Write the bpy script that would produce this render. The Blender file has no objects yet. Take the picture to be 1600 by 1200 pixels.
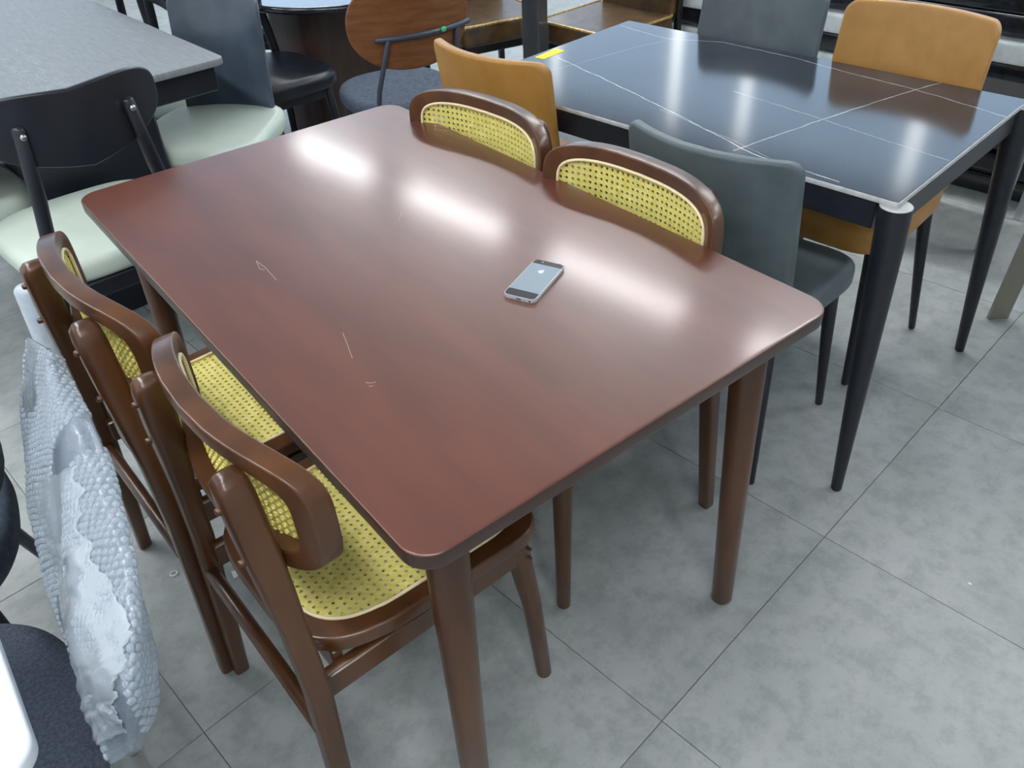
import bpy, bmesh, math, random
from mathutils import Vector, Matrix, noise
random.seed(7)
S = bpy.context.scene
COL = S.collection
# ---------------------------------------------------------------- camera
cd = bpy.data.cameras.new('camera'); cam = bpy.data.objects.new('camera', cd); COL.objects.link(cam)
cd.sensor_width = 36.0; cd.lens = 28.756; cd.clip_start = 0.05
right = Vector((0.77696, -0.62826, -0.04022)); down = Vector((-0.41493, -0.46299, -0.78324)); fwd = Vector((0.47346, 0.62524, -0.62041))
m = Matrix((right, -down, -fwd)).transposed().to_4x4()
m.translation = Vector((-0.71154, -1.28296, 1.55897)); cam.matrix_world = m
S.camera = cam
# ---------------------------------------------------------------- world, exposure
w = bpy.data.worlds.new('world'); S.world = w; w.use_nodes = True
w.node_tree.nodes['Background'].inputs[0].default_value = (0.75, 0.85, 1.0, 1)
w.node_tree.nodes['Background'].inputs[1].default_value = 0.15
S.view_settings.view_transform = 'Standard'; S.view_settings.look = 'None'
S.view_settings.gamma = 1.0; S.view_settings.use_curve_mapping = False
S.view_settings.exposure = 0.55
PANEL_POWER = 24.0         # emission of the ceiling panels
FROST_POWER = 1.2         # daylight through the frosted shop windows
CLEAR_POWER = 3.2          # daylight through the clear slits between them
ANG = math.radians(6.25)   # the building (tiles, lamp rows, walls) against the brown table
CEIL = 3.03

# ---------------------------------------------------------------- materials
def srgb(r, g, b):
    f = lambda c: (c/255/12.92) if c/255 <= 0.04045 else ((c/255+0.055)/1.055)**2.4
    return (f(r), f(g), f(b), 1)
class NT:
    def __init__(s, mat): s.t = mat.node_tree; s.n = s.t.nodes
    def new(s, typ, **kw):
        nd = s.n.new(typ)
        for k, v in kw.items(): setattr(nd, k, v)
        return nd
    def link(s, a, b): s.t.links.new(a, b)
    def inp(s, sock, v):
        if hasattr(v, 'is_linked') or isinstance(v, bpy.types.NodeSocket): s.link(v, sock)
        else: sock.default_value = v
    def math(s, op, a, b=None, clamp=False):
        nd = s.new('ShaderNodeMath', operation=op); nd.use_clamp = clamp
        s.inp(nd.inputs[0], a)
        if b is not None: s.inp(nd.inputs[1], b)
        return nd.outputs[0]
    def vmath(s, op, a, b=None, scale=None):
        nd = s.new('ShaderNodeVectorMath', operation=op)
        s.inp(nd.inputs[0], a)
        if b is not None: s.inp(nd.inputs[1], b)
        if scale is not None: s.inp(nd.inputs[3], scale)
        return nd.outputs['Value'] if op in ('DOT_PRODUCT', 'LENGTH', 'DISTANCE') else nd.outputs[0]
    def mix(s, fac, a, b):
        nd = s.new('ShaderNodeMix', data_type='RGBA')
        s.inp(nd.inputs[0], fac); s.inp(nd.inputs[6], a); s.inp(nd.inputs[7], b)
        return nd.outputs[2]
    def noise(s, vec, scale, detail=4, rough=0.55):
        nd = s.new('ShaderNodeTexNoise'); s.link(vec, nd.inputs['Vector'])
        nd.inputs['Scale'].default_value = scale; nd.inputs['Detail'].default_value = detail; nd.inputs['Roughness'].default_value = rough
        return nd.outputs['Fac']
    def ramp(s, fac, stops):
        nd = s.new('ShaderNodeValToRGB'); s.link(fac, nd.inputs[0]); el = nd.color_ramp.elements
        while len(el) < len(stops): el.new(0.5)
        for e, (p, c) in zip(el, stops): e.position = p; e.color = c
        return nd.outputs[0]
def base(name, col, rough=0.5, metal=0.0, coat=0.0, coatr=0.1, spec=0.5, alpha=1.0):
    mt = bpy.data.materials.new(name); mt.use_nodes = True
    p = mt.node_tree.nodes['Principled BSDF']
    p.inputs['Base Color'].default_value = col; p.inputs['Roughness'].default_value = rough
    p.inputs['Metallic'].default_value = metal; p.inputs['Coat Weight'].default_value = coat
    p.inputs['Coat Roughness'].default_value = coatr; p.inputs['Specular IOR Level'].default_value = spec
    p.inputs['Alpha'].default_value = alpha
    return mt, NT(mt), p
def mottled(name, c1, c2, scale=8, rough=0.5, stretch=(1, 1, 1), bump=0.0, bscale=200, lo=0.35, hi=0.65, **kw):
    mt, t, p = base(name, c1, rough, **kw)
    tc = t.new('ShaderNodeTexCoord'); mp = t.new('ShaderNodeMapping'); t.link(tc.outputs['Object'], mp.inputs[0]); mp.inputs['Scale'].default_value = stretch
    f = t.noise(mp.outputs[0], scale)
    t.link(t.ramp(f, [(lo, c1), (hi, c2)]), p.inputs['Base Color'])
    if bump:
        b = t.new('ShaderNodeBump'); b.inputs['Strength'].default_value = bump; b.inputs['Distance'].default_value = 0.001
        t.link(t.noise(mp.outputs[0], bscale, 3), b.inputs['Height']); t.link(b.outputs[0], p.inputs['Normal'])
    return mt
M = {}
# brown varnish of the dining table
M['table_wood'] = mottled('brown table varnish', srgb(86, 44, 31), srgb(100, 53, 38), 5, rough=0.36, stretch=(3, 0.6, 1), spec=0.9, coat=0.34, coatr=0.12)
M['table_edge_shade'] = mottled('brown table edge with painted shade', srgb(48, 27, 20), srgb(60, 34, 25), 6, rough=0.35, coat=0.3, coatr=0.15)  # table brown darkened, shade of the side faces painted into the colour
M['chair_wood'] = mottled('brown chair varnish', srgb(66, 38, 19), srgb(90, 56, 30), 9, rough=0.32, stretch=(1, 1, 0.25), coat=0.25, coatr=0.2)
M['rear_wood'] = M['chair_wood']
M['piping'] = base('pale cane spline', srgb(236, 220, 178), 0.5)[0]
def liner_mat():
    mt, t, p = base('pale mesh liner', srgb(205, 198, 180), 0.7)
    tc = t.new('ShaderNodeTexCoord'); vo = t.new('ShaderNodeTexVoronoi'); t.link(tc.outputs['Object'], vo.inputs['Vector']); vo.inputs['Scale'].default_value = 190
    t.link(t.ramp(vo.outputs['Distance'], [(0.30, srgb(28, 24, 20)), (0.42, srgb(205, 198, 180))]), p.inputs['Base Color'])
    return mt
M['liner'] = liner_mat()
def cane_mat():
    mt, t, p = base('woven cane', srgb(215, 200, 96), 0.5)
    tc = t.new('ShaderNodeTexCoord'); o = tc.outputs['Object']
    wv = t.new('ShaderNodeTexWave', wave_type='BANDS', bands_direction='DIAGONAL'); t.link(o, wv.inputs['Vector']); wv.inputs['Scale'].default_value = 150
    nf = t.noise(o, 60, 3)
    c = t.ramp(nf, [(0.3, srgb(216, 204, 106)), (0.7, srgb(240, 230, 142))])
    t.link(t.mix(t.math('MULTIPLY', wv.outputs['Fac'], 0.25), c, srgb(166, 154, 66)), p.inputs['Base Color'])
    b = t.new('ShaderNodeBump'); b.inputs['Strength'].default_value = 0.25; b.inputs['Distance'].default_value = 0.001
    t.link(wv.outputs['Fac'], b.inputs['Height']); t.link(b.outputs[0], p.inputs['Normal'])
    return mt
M['cane'] = cane_mat()
M['bolt'] = base('brown bolt cap', srgb(84, 56, 36), 0.35, 0.1)[0]
def tile_mat():
    mt, t, p = base('grey vinyl tile', srgb(140, 147, 146), 0.42, spec=0.4)
    tc = t.new('ShaderNodeTexCoord'); oi = t.new('ShaderNodeObjectInfo')
    off = t.new('ShaderNodeCombineXYZ'); t.link(t.math('MULTIPLY', oi.outputs['Random'], 40.0), off.inputs[0]); t.link(t.math('MULTIPLY', oi.outputs['Random'], 17.0), off.inputs[1])
    v = t.vmath('ADD', tc.outputs['Object'], off.outputs[0])
    a = t.noise(v, 3.2, 6, 0.62); b = t.noise(v, 16, 5, 0.7); d = t.noise(v, 160, 2, 0.6)
    c = t.ramp(a, [(0.32, srgb(140, 147, 146)), (0.5, srgb(158, 164, 163)), (0.7, srgb(172, 176, 177))])
    c = t.mix(t.math('MULTIPLY', t.ramp(b, [(0.38, (1, 1, 1, 1)), (0.56, (0, 0, 0, 1))]), 0.45), c, srgb(112, 122, 119))
    c = t.mix(t.math('MULTIPLY', d, 0.22), c, srgb(184, 187, 188))
    spot = t.ramp(t.noise(v, 45, 3, 0.6), [(0.70, (0, 0, 0, 1)), (0.76, (1, 1, 1, 1))])
    c = t.mix(t.math('MULTIPLY', spot, 0.5), c, srgb(90, 96, 96))
    t.link(c, p.inputs['Base Color'])
    t.link(t.math('ADD', t.math('MULTIPLY', b, 0.25), 0.3), p.inputs['Roughness'])
    return mt
M['tile'] = tile_mat()
M['grout'] = base('dark joint', srgb(84, 90, 90), 0.8)[0]
M['wall'] = mottled('pale painted wall', srgb(214, 218, 220), srgb(222, 224, 226), 2, 0.8)
M['ceiling'] = mottled('white ceiling board', srgb(192, 195, 196), srgb(200, 202, 203), 2, 0.85)
def emit(name, col, st):
    mt = bpy.data.materials.new(name); mt.use_nodes = True; n = mt.node_tree.nodes; n.clear()
    e = n.new('ShaderNodeEmission'); o = n.new('ShaderNodeOutputMaterial'); e.inputs[0].default_value = col; e.inputs[1].default_value = st
    mt.node_tree.links.new(e.outputs[0], o.inputs[0]); return mt
M['tube'] = emit('lit lamp diffuser', (0.985, 0.985, 0.985, 1), PANEL_POWER)
M['frost'] = emit('daylit frosted glass', (0.56, 0.76, 1.0, 1), FROST_POWER)
M['slit'] = emit('daylit clear glass', (0.88, 0.95, 1.0, 1), CLEAR_POWER)
M['white_metal'] = base('white lamp housing', srgb(225, 228, 230), 0.4)[0]
M['black_metal'] = mottled('matt black metal', srgb(22, 25, 34), srgb(30, 33, 42), 30, 0.42)
M['black_wood'] = mottled('black stained wood', srgb(22, 25, 33), srgb(32, 36, 46), 12, 0.38, stretch=(1, 1, .3))
M['stone_edge'] = mottled('pale stone edge', srgb(176, 180, 182), srgb(196, 198, 200), 40, 0.5)
M['tan'] = mottled('tan leather', srgb(168, 122, 58), srgb(180, 134, 70), 14, 0.42, bump=0.15, bscale=500)
M['grey_leather'] = mottled('slate grey leather', srgb(78, 90, 95), srgb(92, 103, 108), 10, 0.45, bump=0.2, bscale=400)
M['mint'] = mottled('pale mint leather', srgb(196, 210, 198), srgb(206, 218, 206), 6, 0.4, bump=0.1, bscale=300)
M['walnut'] = mottled('walnut veneer', srgb(108, 66, 36), srgb(130, 84, 50), 10, 0.4, stretch=(0.5, 1, 6))
M['navy'] = mottled('navy fabric', srgb(60, 71, 87), srgb(78, 91, 107), 60, 0.8, bump=0.3, bscale=600)
M['shell_dark'] = mottled('dark slate shell under film', srgb(58, 70, 84), srgb(72, 84, 98), 9, 0.32, coat=0.6, coatr=0.15, bump=0.3, bscale=20)
M['rod'] = base('dark grey tube', srgb(70, 76, 88), 0.4, 0.3)[0]
M['green'] = base('green sticker', srgb(70, 200, 120), 0.5)[0]
M['yellow'] = base('yellow sticker', srgb(250, 236, 20), 0.6)[0]
M['dark_brown'] = mottled('dark brown veneer', srgb(50, 34, 30), srgb(62, 44, 38), 9, 0.45, stretch=(3, 3, 0.4))
M['gloss_black'] = mottled('glossy black under clear film', srgb(16, 18, 24), srgb(34, 38, 46), 7, 0.16, stretch=(1, 4, 1), coat=0.8, coatr=0.06, bump=0.6, bscale=24)
M['film_white'] = mottled('white foam under clear film', srgb(196, 208, 212), srgb(226, 232, 234), 12, 0.2, coat=0.6, coatr=0.08, bump=0.5, bscale=30)
M['bronze'] = mottled('bronze leather under film', srgb(58, 42, 22), srgb(92, 68, 36), 16, 0.42, coat=0.2, coatr=0.15, bump=0.5, bscale=60)
M['gold_pipe'] = mottled('gold piping', srgb(150, 120, 62), srgb(196, 170, 110), 60, 0.3, metal=0.3)
M['steel'] = mottled('brushed steel', srgb(128, 124, 114), srgb(146, 142, 131), 5, 0.4, stretch=(1, 1, .3), metal=0.4)
M['chrome'] = base('chrome', srgb(205, 208, 212), 0.12, 1.0)[0]
M['felt'] = mottled('charcoal felt', srgb(84, 91, 107), srgb(110, 118, 134), 220, 0.95, bump=0.5, bscale=700)
M['white_top'] = mottled('white lacquer', srgb(222, 228, 236), srgb(228, 234, 240), 4, 0.3)
M['foam'] = mottled('pale foam sleeve', srgb(178, 190, 204), srgb(198, 208, 218), 20, 0.5)
def wood_grey():
    mt, t, p = base('light grey ash veneer', srgb(176, 182, 184), 0.5, spec=0.3)
    tc = t.new('ShaderNodeTexCoord'); mp = t.new('ShaderNodeMapping'); t.link(tc.outputs['Object'], mp.inputs[0]); mp.inputs['Scale'].default_value = (6, 0.9, 1)
    a = t.noise(mp.outputs[0], 2.2, 5, 0.6); s = t.noise(mp.outputs[0], 14, 5, 0.7)
    rings = t.math('FRACT', t.math('MULTIPLY', a, 16.0))
    line = t.ramp(rings, [(0.0, (1, 1, 1, 1)), (0.13, (0, 0, 0, 1))])
    gate = t.ramp(t.noise(mp.outputs[0], 0.9, 2), [(0.52, (0, 0, 0, 1)), (0.6, (1, 1, 1, 1))])
    c = t.ramp(s, [(0.3, srgb(118, 123, 127)), (0.7, srgb(138, 142, 145))])
    t.link(t.mix(t.math('MULTIPLY', t.math('MULTIPLY', line, gate), 0.6), c, srgb(190, 196, 199)), p.inputs['Base Color'])
    return mt
M['grey_wood'] = wood_grey()
def stone():
    mt, t, p = base('black stone with white veins', srgb(40, 46, 56), 0.13, spec=0.8)
    tc = t.new('ShaderNodeTexCoord'); o = tc.outputs['Object']
    nz = t.new('ShaderNodeTexNoise'); t.link(o, nz.inputs['Vector']); nz.inputs['Scale'].default_value = 14; nz.inputs['Detail'].default_value = 4
    P = t.vmath('ADD', o, t.vmath('SCALE', t.vmath('SUBTRACT', nz.outputs['Color'], (0.5, 0.5, 0.5)), scale=0.012))
    P = t.vmath('MULTIPLY', P, (1, 1, 0))
    veins = [(0.0024, 1.0, [(.306, 1.199), (.186, .797), (.107, .559), (.0355, .362), (.0186, .141)]),
             (0.0013, .5, [(.157, 1.147), (.292, 1.115), (.547, 1.069), (.79, .9945)]),
             (0.0021, .75, [(.6925, 1.26), (.66, 1.053), (.73, .884), (.72, .6365), (.686, .44), (.665, .251), (.608, 0)]),
             (0.0021, .9, [(.024, .4056), (.336, .3354), (.665, .251), (.767, .217)]),
             (0.0016, .6, [(.37, .623), (.324, .329), (.2965, .185), (.268, .007)]),
             (0.0014, .5, [(.139, .699), (.099, .535), (.067, .4065), (.024, .273)])]
    tot = None
    for wd, st, pts in veins:
        for (ax, ay), (bx, by) in zip(pts, pts[1:]):
            dx, dy = bx-ax, by-ay; L2 = dx*dx+dy*dy
            q = t.vmath('SUBTRACT', P, (ax, ay, 0))
            h = t.math('MULTIPLY', t.vmath('DOT_PRODUCT', q, (dx, dy, 0)), 1/L2, clamp=True)
            d = t.vmath('LENGTH', t.vmath('SUBTRACT', q, t.vmath('SCALE', (dx, dy, 0), scale=h)))
            k = t.math('MULTIPLY', t.math('SUBTRACT', 1.0, t.math('DIVIDE', d, wd), clamp=True), st*1.3, clamp=True)
            tot = k if tot is None else t.math('MAXIMUM', tot, k)
    brk = t.ramp(t.noise(o, 22, 3), [(0.3, (0.45, 0.45, 0.45, 1)), (0.6, (1, 1, 1, 1))])
    c = t.ramp(t.noise(o, 5, 5), [(0.3, srgb(34, 40, 50)), (0.7, srgb(48, 54, 64))])
    t.link(t.mix(t.math('MULTIPLY', tot, brk), c, srgb(205, 208, 206)), p.inputs['Base Color'])
    return mt
M['stone'] = stone()
def film():
    mt, t, p = base('bubble wrap film', srgb(158, 172, 186), 0.2, coat=0.4, coatr=0.06, alpha=0.5)
    tc = t.new('ShaderNodeTexCoord'); b = t.new('ShaderNodeBump'); b.inputs['Strength'].default_value = 0.6; b.inputs['Distance'].default_value = 0.004
    t.link(t.noise(tc.outputs['Object'], 40, 5), b.inputs['Height']); t.link(b.outputs[0], p.inputs['Normal'])
    return mt
M['film'] = film()
M['bubble'] = base('bubble wrap bubble', srgb(186, 200, 212), 0.1, coat=0.6, coatr=0.04, alpha=0.42)[0]
M['clear'] = base('clear film', srgb(210, 216, 220), 0.12, coat=0.5, coatr=0.05, alpha=0.06)[0]
M['flap'] = base('crumpled wrap', srgb(206, 217, 226), 0.22, coat=0.4, coatr=0.06, alpha=0.42)[0]
M['phone_alu'] = base('silver aluminium', srgb(132, 146, 156), 0.42, 0.25)[0]
M['phone_edge'] = base('bright aluminium rim', srgb(205, 212, 216), 0.3, 0.5)[0]
M['phone_glass'] = base('black phone glass', srgb(20, 24, 32), 0.3, spec=0.25)[0]
M['phone_logo'] = base('mirror emblem', srgb(176, 190, 200), 0.25, 0.5)[0]
M['scratch'] = base('pale scuff', srgb(196, 176, 166), 0.6)[0]
M['litter'] = base('white scrap', srgb(220, 222, 222), 0.6)[0]
M['rubber'] = base('black plastic', srgb(18, 18, 20), 0.5)[0]

# ---------------------------------------------------------------- mesh helpers
def obj(name, verts, faces, mat, parent=None, smooth=True, angle=40, loc=None):
    me = bpy.data.meshes.new(name); me.from_pydata([tuple(v) for v in verts], [], faces); me.update()
    bm = bmesh.new(); bm.from_mesh(me); bmesh.ops.recalc_face_normals(bm, faces=bm.faces); bm.to_mesh(me); bm.free()
    if smooth:
        me.shade_smooth(); me.set_sharp_from_angle(angle=math.radians(angle))
    me.materials.append(M[mat])
    o = bpy.data.objects.new(name, me); COL.objects.link(o)
    if parent is not None: o.parent = parent
    if loc: o.location = loc
    return o
def thing(name, label, cat, loc=(0, 0, 0), rot=0.0, group=None):
    o = bpy.data.objects.new(name, None); COL.objects.link(o); o.location = loc; o.rotation_euler = (0, 0, rot); o.empty_display_size = 0.1
    return tag(o, label, cat, group)
def tag(o, label, cat, group=None):
    o['label'] = label; o['category'] = cat
    if group: o['group'] = group
    return o
def dup(root, label, loc, rot, skip=()):
    r = root.copy(); COL.objects.link(r); r.location = loc; r.rotation_euler = (0, 0, rot); r['label'] = label
    for ch in [c for c in root.children]:
        if ch.name.split('.')[0] in skip: continue
        c = ch.copy(); COL.objects.link(c); c.parent = r
        for g in ch.children:
            d = g.copy(); COL.objects.link(d); d.parent = c
    return r
def loft(rings, closed=True, cap=True):
    """verts, faces from rings of equal length"""
    n = len(rings[0]); V = [p for r in rings for p in r]; F = []
    for i in range(len(rings)-1):
        for j in range(n if closed else n-1):
            k = (j+1) % n
            F.append((i*n+j, i*n+k, (i+1)*n+k, (i+1)*n+j))
    if cap:
        F.append(tuple(range(n))[::-1]); F.append(tuple((len(rings)-1)*n+j for j in range(n)))
    return V, F
def join(*parts):
    V, F = [], []
    for v, f in parts:
        o = len(V); V += list(v); F += [tuple(i+o for i in q) for q in f]
    return V, F
def frame_at(d):
    d = Vector(d).normalized(); a = Vector((0, 0, 1)) if abs(d.z) < 0.9 else Vector((1, 0, 0))
    x = a.cross(d).normalized(); y = d.cross(x); return x, y
def tube(pts, radii, n=14, round_ends=True):
    pts = [Vector(p) for p in pts]
    if not hasattr(radii, '__len__'): radii = [radii]*len(pts)
    rings = []
    x0 = None
    for i, p in enumerate(pts):
        d = (pts[min(i+1, len(pts)-1)]-pts[max(i-1, 0)])
        if x0 is None: x, y = frame_at(d)
        else:
            dn = d.normalized(); x = (x0-dn*x0.dot(dn)).normalized(); y = dn.cross(x)
        x0 = x
        rings.append([p+(x*math.cos(2*math.pi*k/n)+y*math.sin(2*math.pi*k/n))*radii[i] for k in range(n)])
    if round_ends:
        def shrink(ring, c, d, r):
            return [[c+(q-c)*math.cos(t)+d*r*math.sin(t) for q in ring] for t in (0.6, 1.1, 1.45)]
        d0 = (pts[0]-pts[1]).normalized(); d1 = (pts[-1]-pts[-2]).normalized()
        e = 0.5
        rings = shrink(rings[0], pts[0], d0, radii[0]*e)[::-1]+rings+shrink(rings[-1], pts[-1], d1, radii[-1]*e)
    return loft(rings)
def boxv(x0, x1, y0, y1, z0, z1, b=0.0):
    """box with chamfered edges"""
    if b <= 0:
        V = [(x, y, z) for z in (z0, z1) for x, y in ((x0, y0), (x1, y0), (x1, y1), (x0, y1))]
        return V, [(3, 2, 1, 0), (4, 5, 6, 7), (0, 1, 5, 4), (1, 2, 6, 5), (2, 3, 7, 6), (3, 0, 4, 7)]
    def ring(z, i):
        r = b
        return [Vector((x, y, z)) for x, y in ((x0+i+r, y0+i), (x1-i-r, y0+i), (x1-i, y0+i+r), (x1-i, y1-i-r), (x1-i-r, y1-i), (x0+i+r, y1-i), (x0+i, y1-i-r), (x0+i, y0+i+r))]
    return loft([ring(z0, b), ring(z0+b, 0), ring(z1-b, 0), ring(z1, b)])
def superell(a, b, n, N=96, phase=0.0):
    P = []
    for i in range(N):
        t = 2*math.pi*(i+phase)/N; c, s = math.cos(t), math.sin(t)
        P.append((a*math.copysign(abs(c)**(2/n), c), b*math.copysign(abs(s)**(2/n), s)))
    return P
def rrect(x0, x1, y0, y1, r, k=8):
    P = []
    for cx, cy, a0 in ((x1-r, y1-r, 0), (x0+r, y1-r, 90), (x0+r, y0+r, 180), (x1-r, y0+r, 270)):
        for i in range(k+1):
            a = math.radians(a0+90*i/k); P.append((cx+r*math.cos(a), cy+r*math.sin(a)))
    return P
def slab(outline, t0, t1, bev, mp=lambda a, b, t: (a, b, t), K=7, bev0=None, steps=4):
    """solid plate of a star shaped outline between t0 and t1 with rounded edges, mapped by mp"""
    n = len(outline); cx = sum(p[0] for p in outline)/n; cy = sum(p[1] for p in outline)/n
    if bev0 is None: bev0 = bev
    def sc(d, f=1.0):
        R = []
        for x, y in outline:
            vx, vy = x-cx, y-cy; L = math.hypot(vx, vy) or 1
            k = max(0.0, (L-d)/L)*f; R.append((cx+vx*k, cy+vy*k))
        return R
    flat = min(.004, bev*1.5); rings = []
    for k in range(1, K): rings.append([mp(x, y, t0) for x, y in sc(bev0, k/K)])
    rings.append([mp(x, y, t0) for x, y in sc(bev0+flat)]); rings.append([mp(x, y, t0) for x, y in sc(bev0)])
    for i in range(1, steps+1):
        a = math.pi/2*i/steps; rings.append([mp(x, y, t0+bev0*(1-math.cos(a))) for x, y in sc(bev0*(1-math.sin(a)))])
    for i in range(0, steps+1):
        a = math.pi/2*i/steps; rings.append([mp(x, y, t1-bev*(1-math.sin(a))) for x, y in sc(bev*(1-math.cos(a)))])
    rings.append([mp(x, y, t1) for x, y in sc(bev+flat)])
    for k in range(K-1, 0, -1): rings.append([mp(x, y, t1) for x, y in sc(bev, k/K)])
    return loft(rings)
def ring_frame(outer, inner, t0, t1, bev, mp=lambda a, b, t: (a, b, t), bin_=0.003):
    n = len(outer); prof = []
    def lerp(i, d, fr_in=False):
        (ox, oy), (ix, iy) = outer[i], inner[i]; L = math.hypot(ox-ix, oy-iy); k = d/L
        return (ox+(ix-ox)*k, oy+(iy-oy)*k)
    rings = []
    for i in range(n):
        L = math.hypot(outer[i][0]-inner[i][0], outer[i][1]-inner[i][1]); r = []
        st = 4
        for s in range(st+1):
            a = math.pi/2*s/st; x, y = lerp(i, bev*(1-math.sin(a))); r.append(mp(x, y, t0+bev*(1-math.cos(a))))
        for s in range(st+1):
            a = math.pi/2*s/st; x, y = lerp(i, bev*(1-math.cos(a))); r.append(mp(x, y, t1-bev*(1-math.sin(a))))
        x, y = lerp(i, L-bin_); r.append(mp(x, y, t1))
        x, y = inner[i]; r.append(mp(x, y, t1-bin_)); r.append(mp(x, y, t0+bin_))
        x, y = lerp(i, L-bin_); r.append(mp(x, y, t0))
        rings.append(r)
    rings.append(rings[0]); return loft(rings, cap=False)
def closed_tube(pts, r, n=8):
    pts = [Vector(p) for p in pts]; N = len(pts); rings = []
    for i in range(N):
        d = (pts[(i+1) % N]-pts[i-1]).normalized(); x, y = frame_at(d)
        rings.append([pts[i]+(x*math.cos(2*math.pi*k/n)+y*math.sin(2*math.pi*k/n))*r for k in range(n)])
    rings.append(rings[0]); return loft(rings, cap=False)
def cane_sheet(inside, x0, x1, y0, y1, pitch, mp, depth=0.0025, hole=0.225):
    V, F = [], []; h = pitch/2; r = pitch*hole
    nx = int((x1-x0)/pitch)+1; ny = int((y1-y0)/pitch)+1
    for i in range(nx):
        for j in range(ny):
            cx, cy = x0+(i+.5)*pitch, y0+(j+.5)*pitch
            if not inside(cx, cy): continue
            o = len(V)
            sq = [(h, 0), (h, h), (0, h), (-h, h), (-h, 0), (-h, -h), (0, -h), (h, -h)]
            for dx, dy in sq: V.append(mp(cx+dx, cy+dy, 0))
            for k in range(8): a = math.pi/4*k; V.append(mp(cx+r*math.cos(a), cy+r*math.sin(a), 0.0004))
            for k in range(8): a = math.pi/4*k; V.append(mp(cx+r*math.cos(a), cy+r*math.sin(a), -depth))
            for k in range(8):
                l = (k+1) % 8
                F.append((o+k, o+l, o+8+l, o+8+k)); F.append((o+8+k, o+8+l, o+16+l, o+16+k))
    return V, F
def catmull(P, n):
    P = [Vector(p) for p in P]; out = []
    for i in range(len(P)-1):
        a = P[max(i-1, 0)]; b = P[i]; c = P[i+1]; d = P[min(i+2, len(P)-1)]
        for k in range(n):
            t = k/n; out.append(0.5*((2*b)+(c-a)*t+(2*a-5*b+4*c-d)*t*t+(3*b-a-3*c+d)*t**3))
    out.append(P[-1]); return out
R180 = math.pi
def rotz(x, y, a): return x*math.cos(a)-y*math.sin(a), x*math.sin(a)+y*math.cos(a)

# ---------------------------------------------------------------- the room
PITCH = 0.655; TX, TY = 0.018, -0.759
I0, I1, J0, J1 = -4, 8, -7, 11
def uv(i, j):
    x, y = rotz(i*PITCH, j*PITCH, ANG); return TX+x, TY+y
cx, cy = uv((I0+I1)/2, (J0+J1)/2); HW, HD = (I1-I0)*PITCH/2, (J1-J0)*PITCH/2
def structure(name, vf, mat, loc=(0, 0, 0), rot=0.0, label=None):
    o = obj(name, vf[0], vf[1], mat, smooth=False); o.location = loc; o.rotation_euler = (0, 0, rot); o['kind'] = 'structure'
    if label: o['label'] = label
    return o
floor = structure('floor', boxv(-HW, HW, -HD, HD, -0.12, -0.0035), 'grout', (cx, cy, 0), ANG, 'grey mottled stone-look tile floor with thin dark joints')
tile_me = None; g = 0.0008; hp = PITCH/2-g
for i in range(I1-I0):
    for j in range(J1-J0):
        if tile_me is None:
            v, f = loft([[Vector((sx*(hp), sy*(hp), -0.0034)) for sx, sy in ((-1, -1), (1, -1), (1, 1), (-1, 1))],
                         [Vector((sx*(hp), sy*(hp), -0.0006)) for sx, sy in ((-1, -1), (1, -1), (1, 1), (-1, 1))],
                         [Vector((sx*(hp-.0006), sy*(hp-.0006), 0)) for sx, sy in ((-1, -1), (1, -1), (1, 1), (-1, 1))]])
            t = obj('tile', v, f, 'tile', floor, smooth=False); tile_me = t.data
        else:
            t = bpy.data.objects.new('tile', tile_me); COL.objects.link(t); t.parent = floor
        t.location = (-HW+(i+.5)*PITCH, -HD+(j+.5)*PITCH, 0)
structure('ceiling', boxv(-HW, HW, -HD, HD, CEIL, CEIL+0.1), 'ceiling', (cx, cy, 0), ANG, 'plain white shop ceiling')
for nm, (a0, a1, b0, b1) in {'wall_left': (-HW-.1, -HW, -HD, HD), 'wall_right': (HW, HW+.1, -HD, HD), 'wall_back': (-HW, HW, HD, HD+.1), 'wall_front': (-HW, HW, -HD-.1, -HD)}.items():
    structure(nm, boxv(a0, a1, b0, b1, 0, CEIL), 'wall', (cx, cy, 0), ANG, 'pale painted shop wall')
# ceiling lamps: rows of tubes along the tile direction
def lamp(loc, label):
    r = thing('ceiling_lamp', label, 'lamp', loc, ANG, 'long ceiling panel lamps')
    v, f = boxv(-.15, .15, -.61, .61, -.045, 0, .006); obj('housing', v, f, 'white_metal', r)
    v, f = boxv(-.125, .125, -.58, .58, -.050, -.040, .003); obj('diffuser', v, f, 'tube', r)
    return r
rows = [(0, 'the row above the black stone table'), (-4.35, 'the row above the left aisle')]
ordn = ['third', 'fourth', 'fifth', 'sixth', 'seventh', 'farthest', 'nearest', 'second']
lamp0 = None
for du, rn in rows:
    for k in range(-2, 6):
        bx, by = 2.62+(-0.109*(k-3))*1.66, 3.79+(0.994*(k-3))*1.66
        x, y = bx+du*math.cos(ANG), by+du*math.sin(ANG)
        lx, ly = rotz(x-cx, y-cy, -ANG)
        if not (-HW+.2 < lx < HW-.2 and -HD+.65 < ly < HD-.65): continue
        lab = 'long white ceiling panel lamp, %s in %s' % (ordn[k], rn)
        if lamp0 is None: lamp0 = lamp((x, y, CEIL), lab)
        else: dup(lamp0, lab, (x, y, CEIL), ANG)
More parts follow.
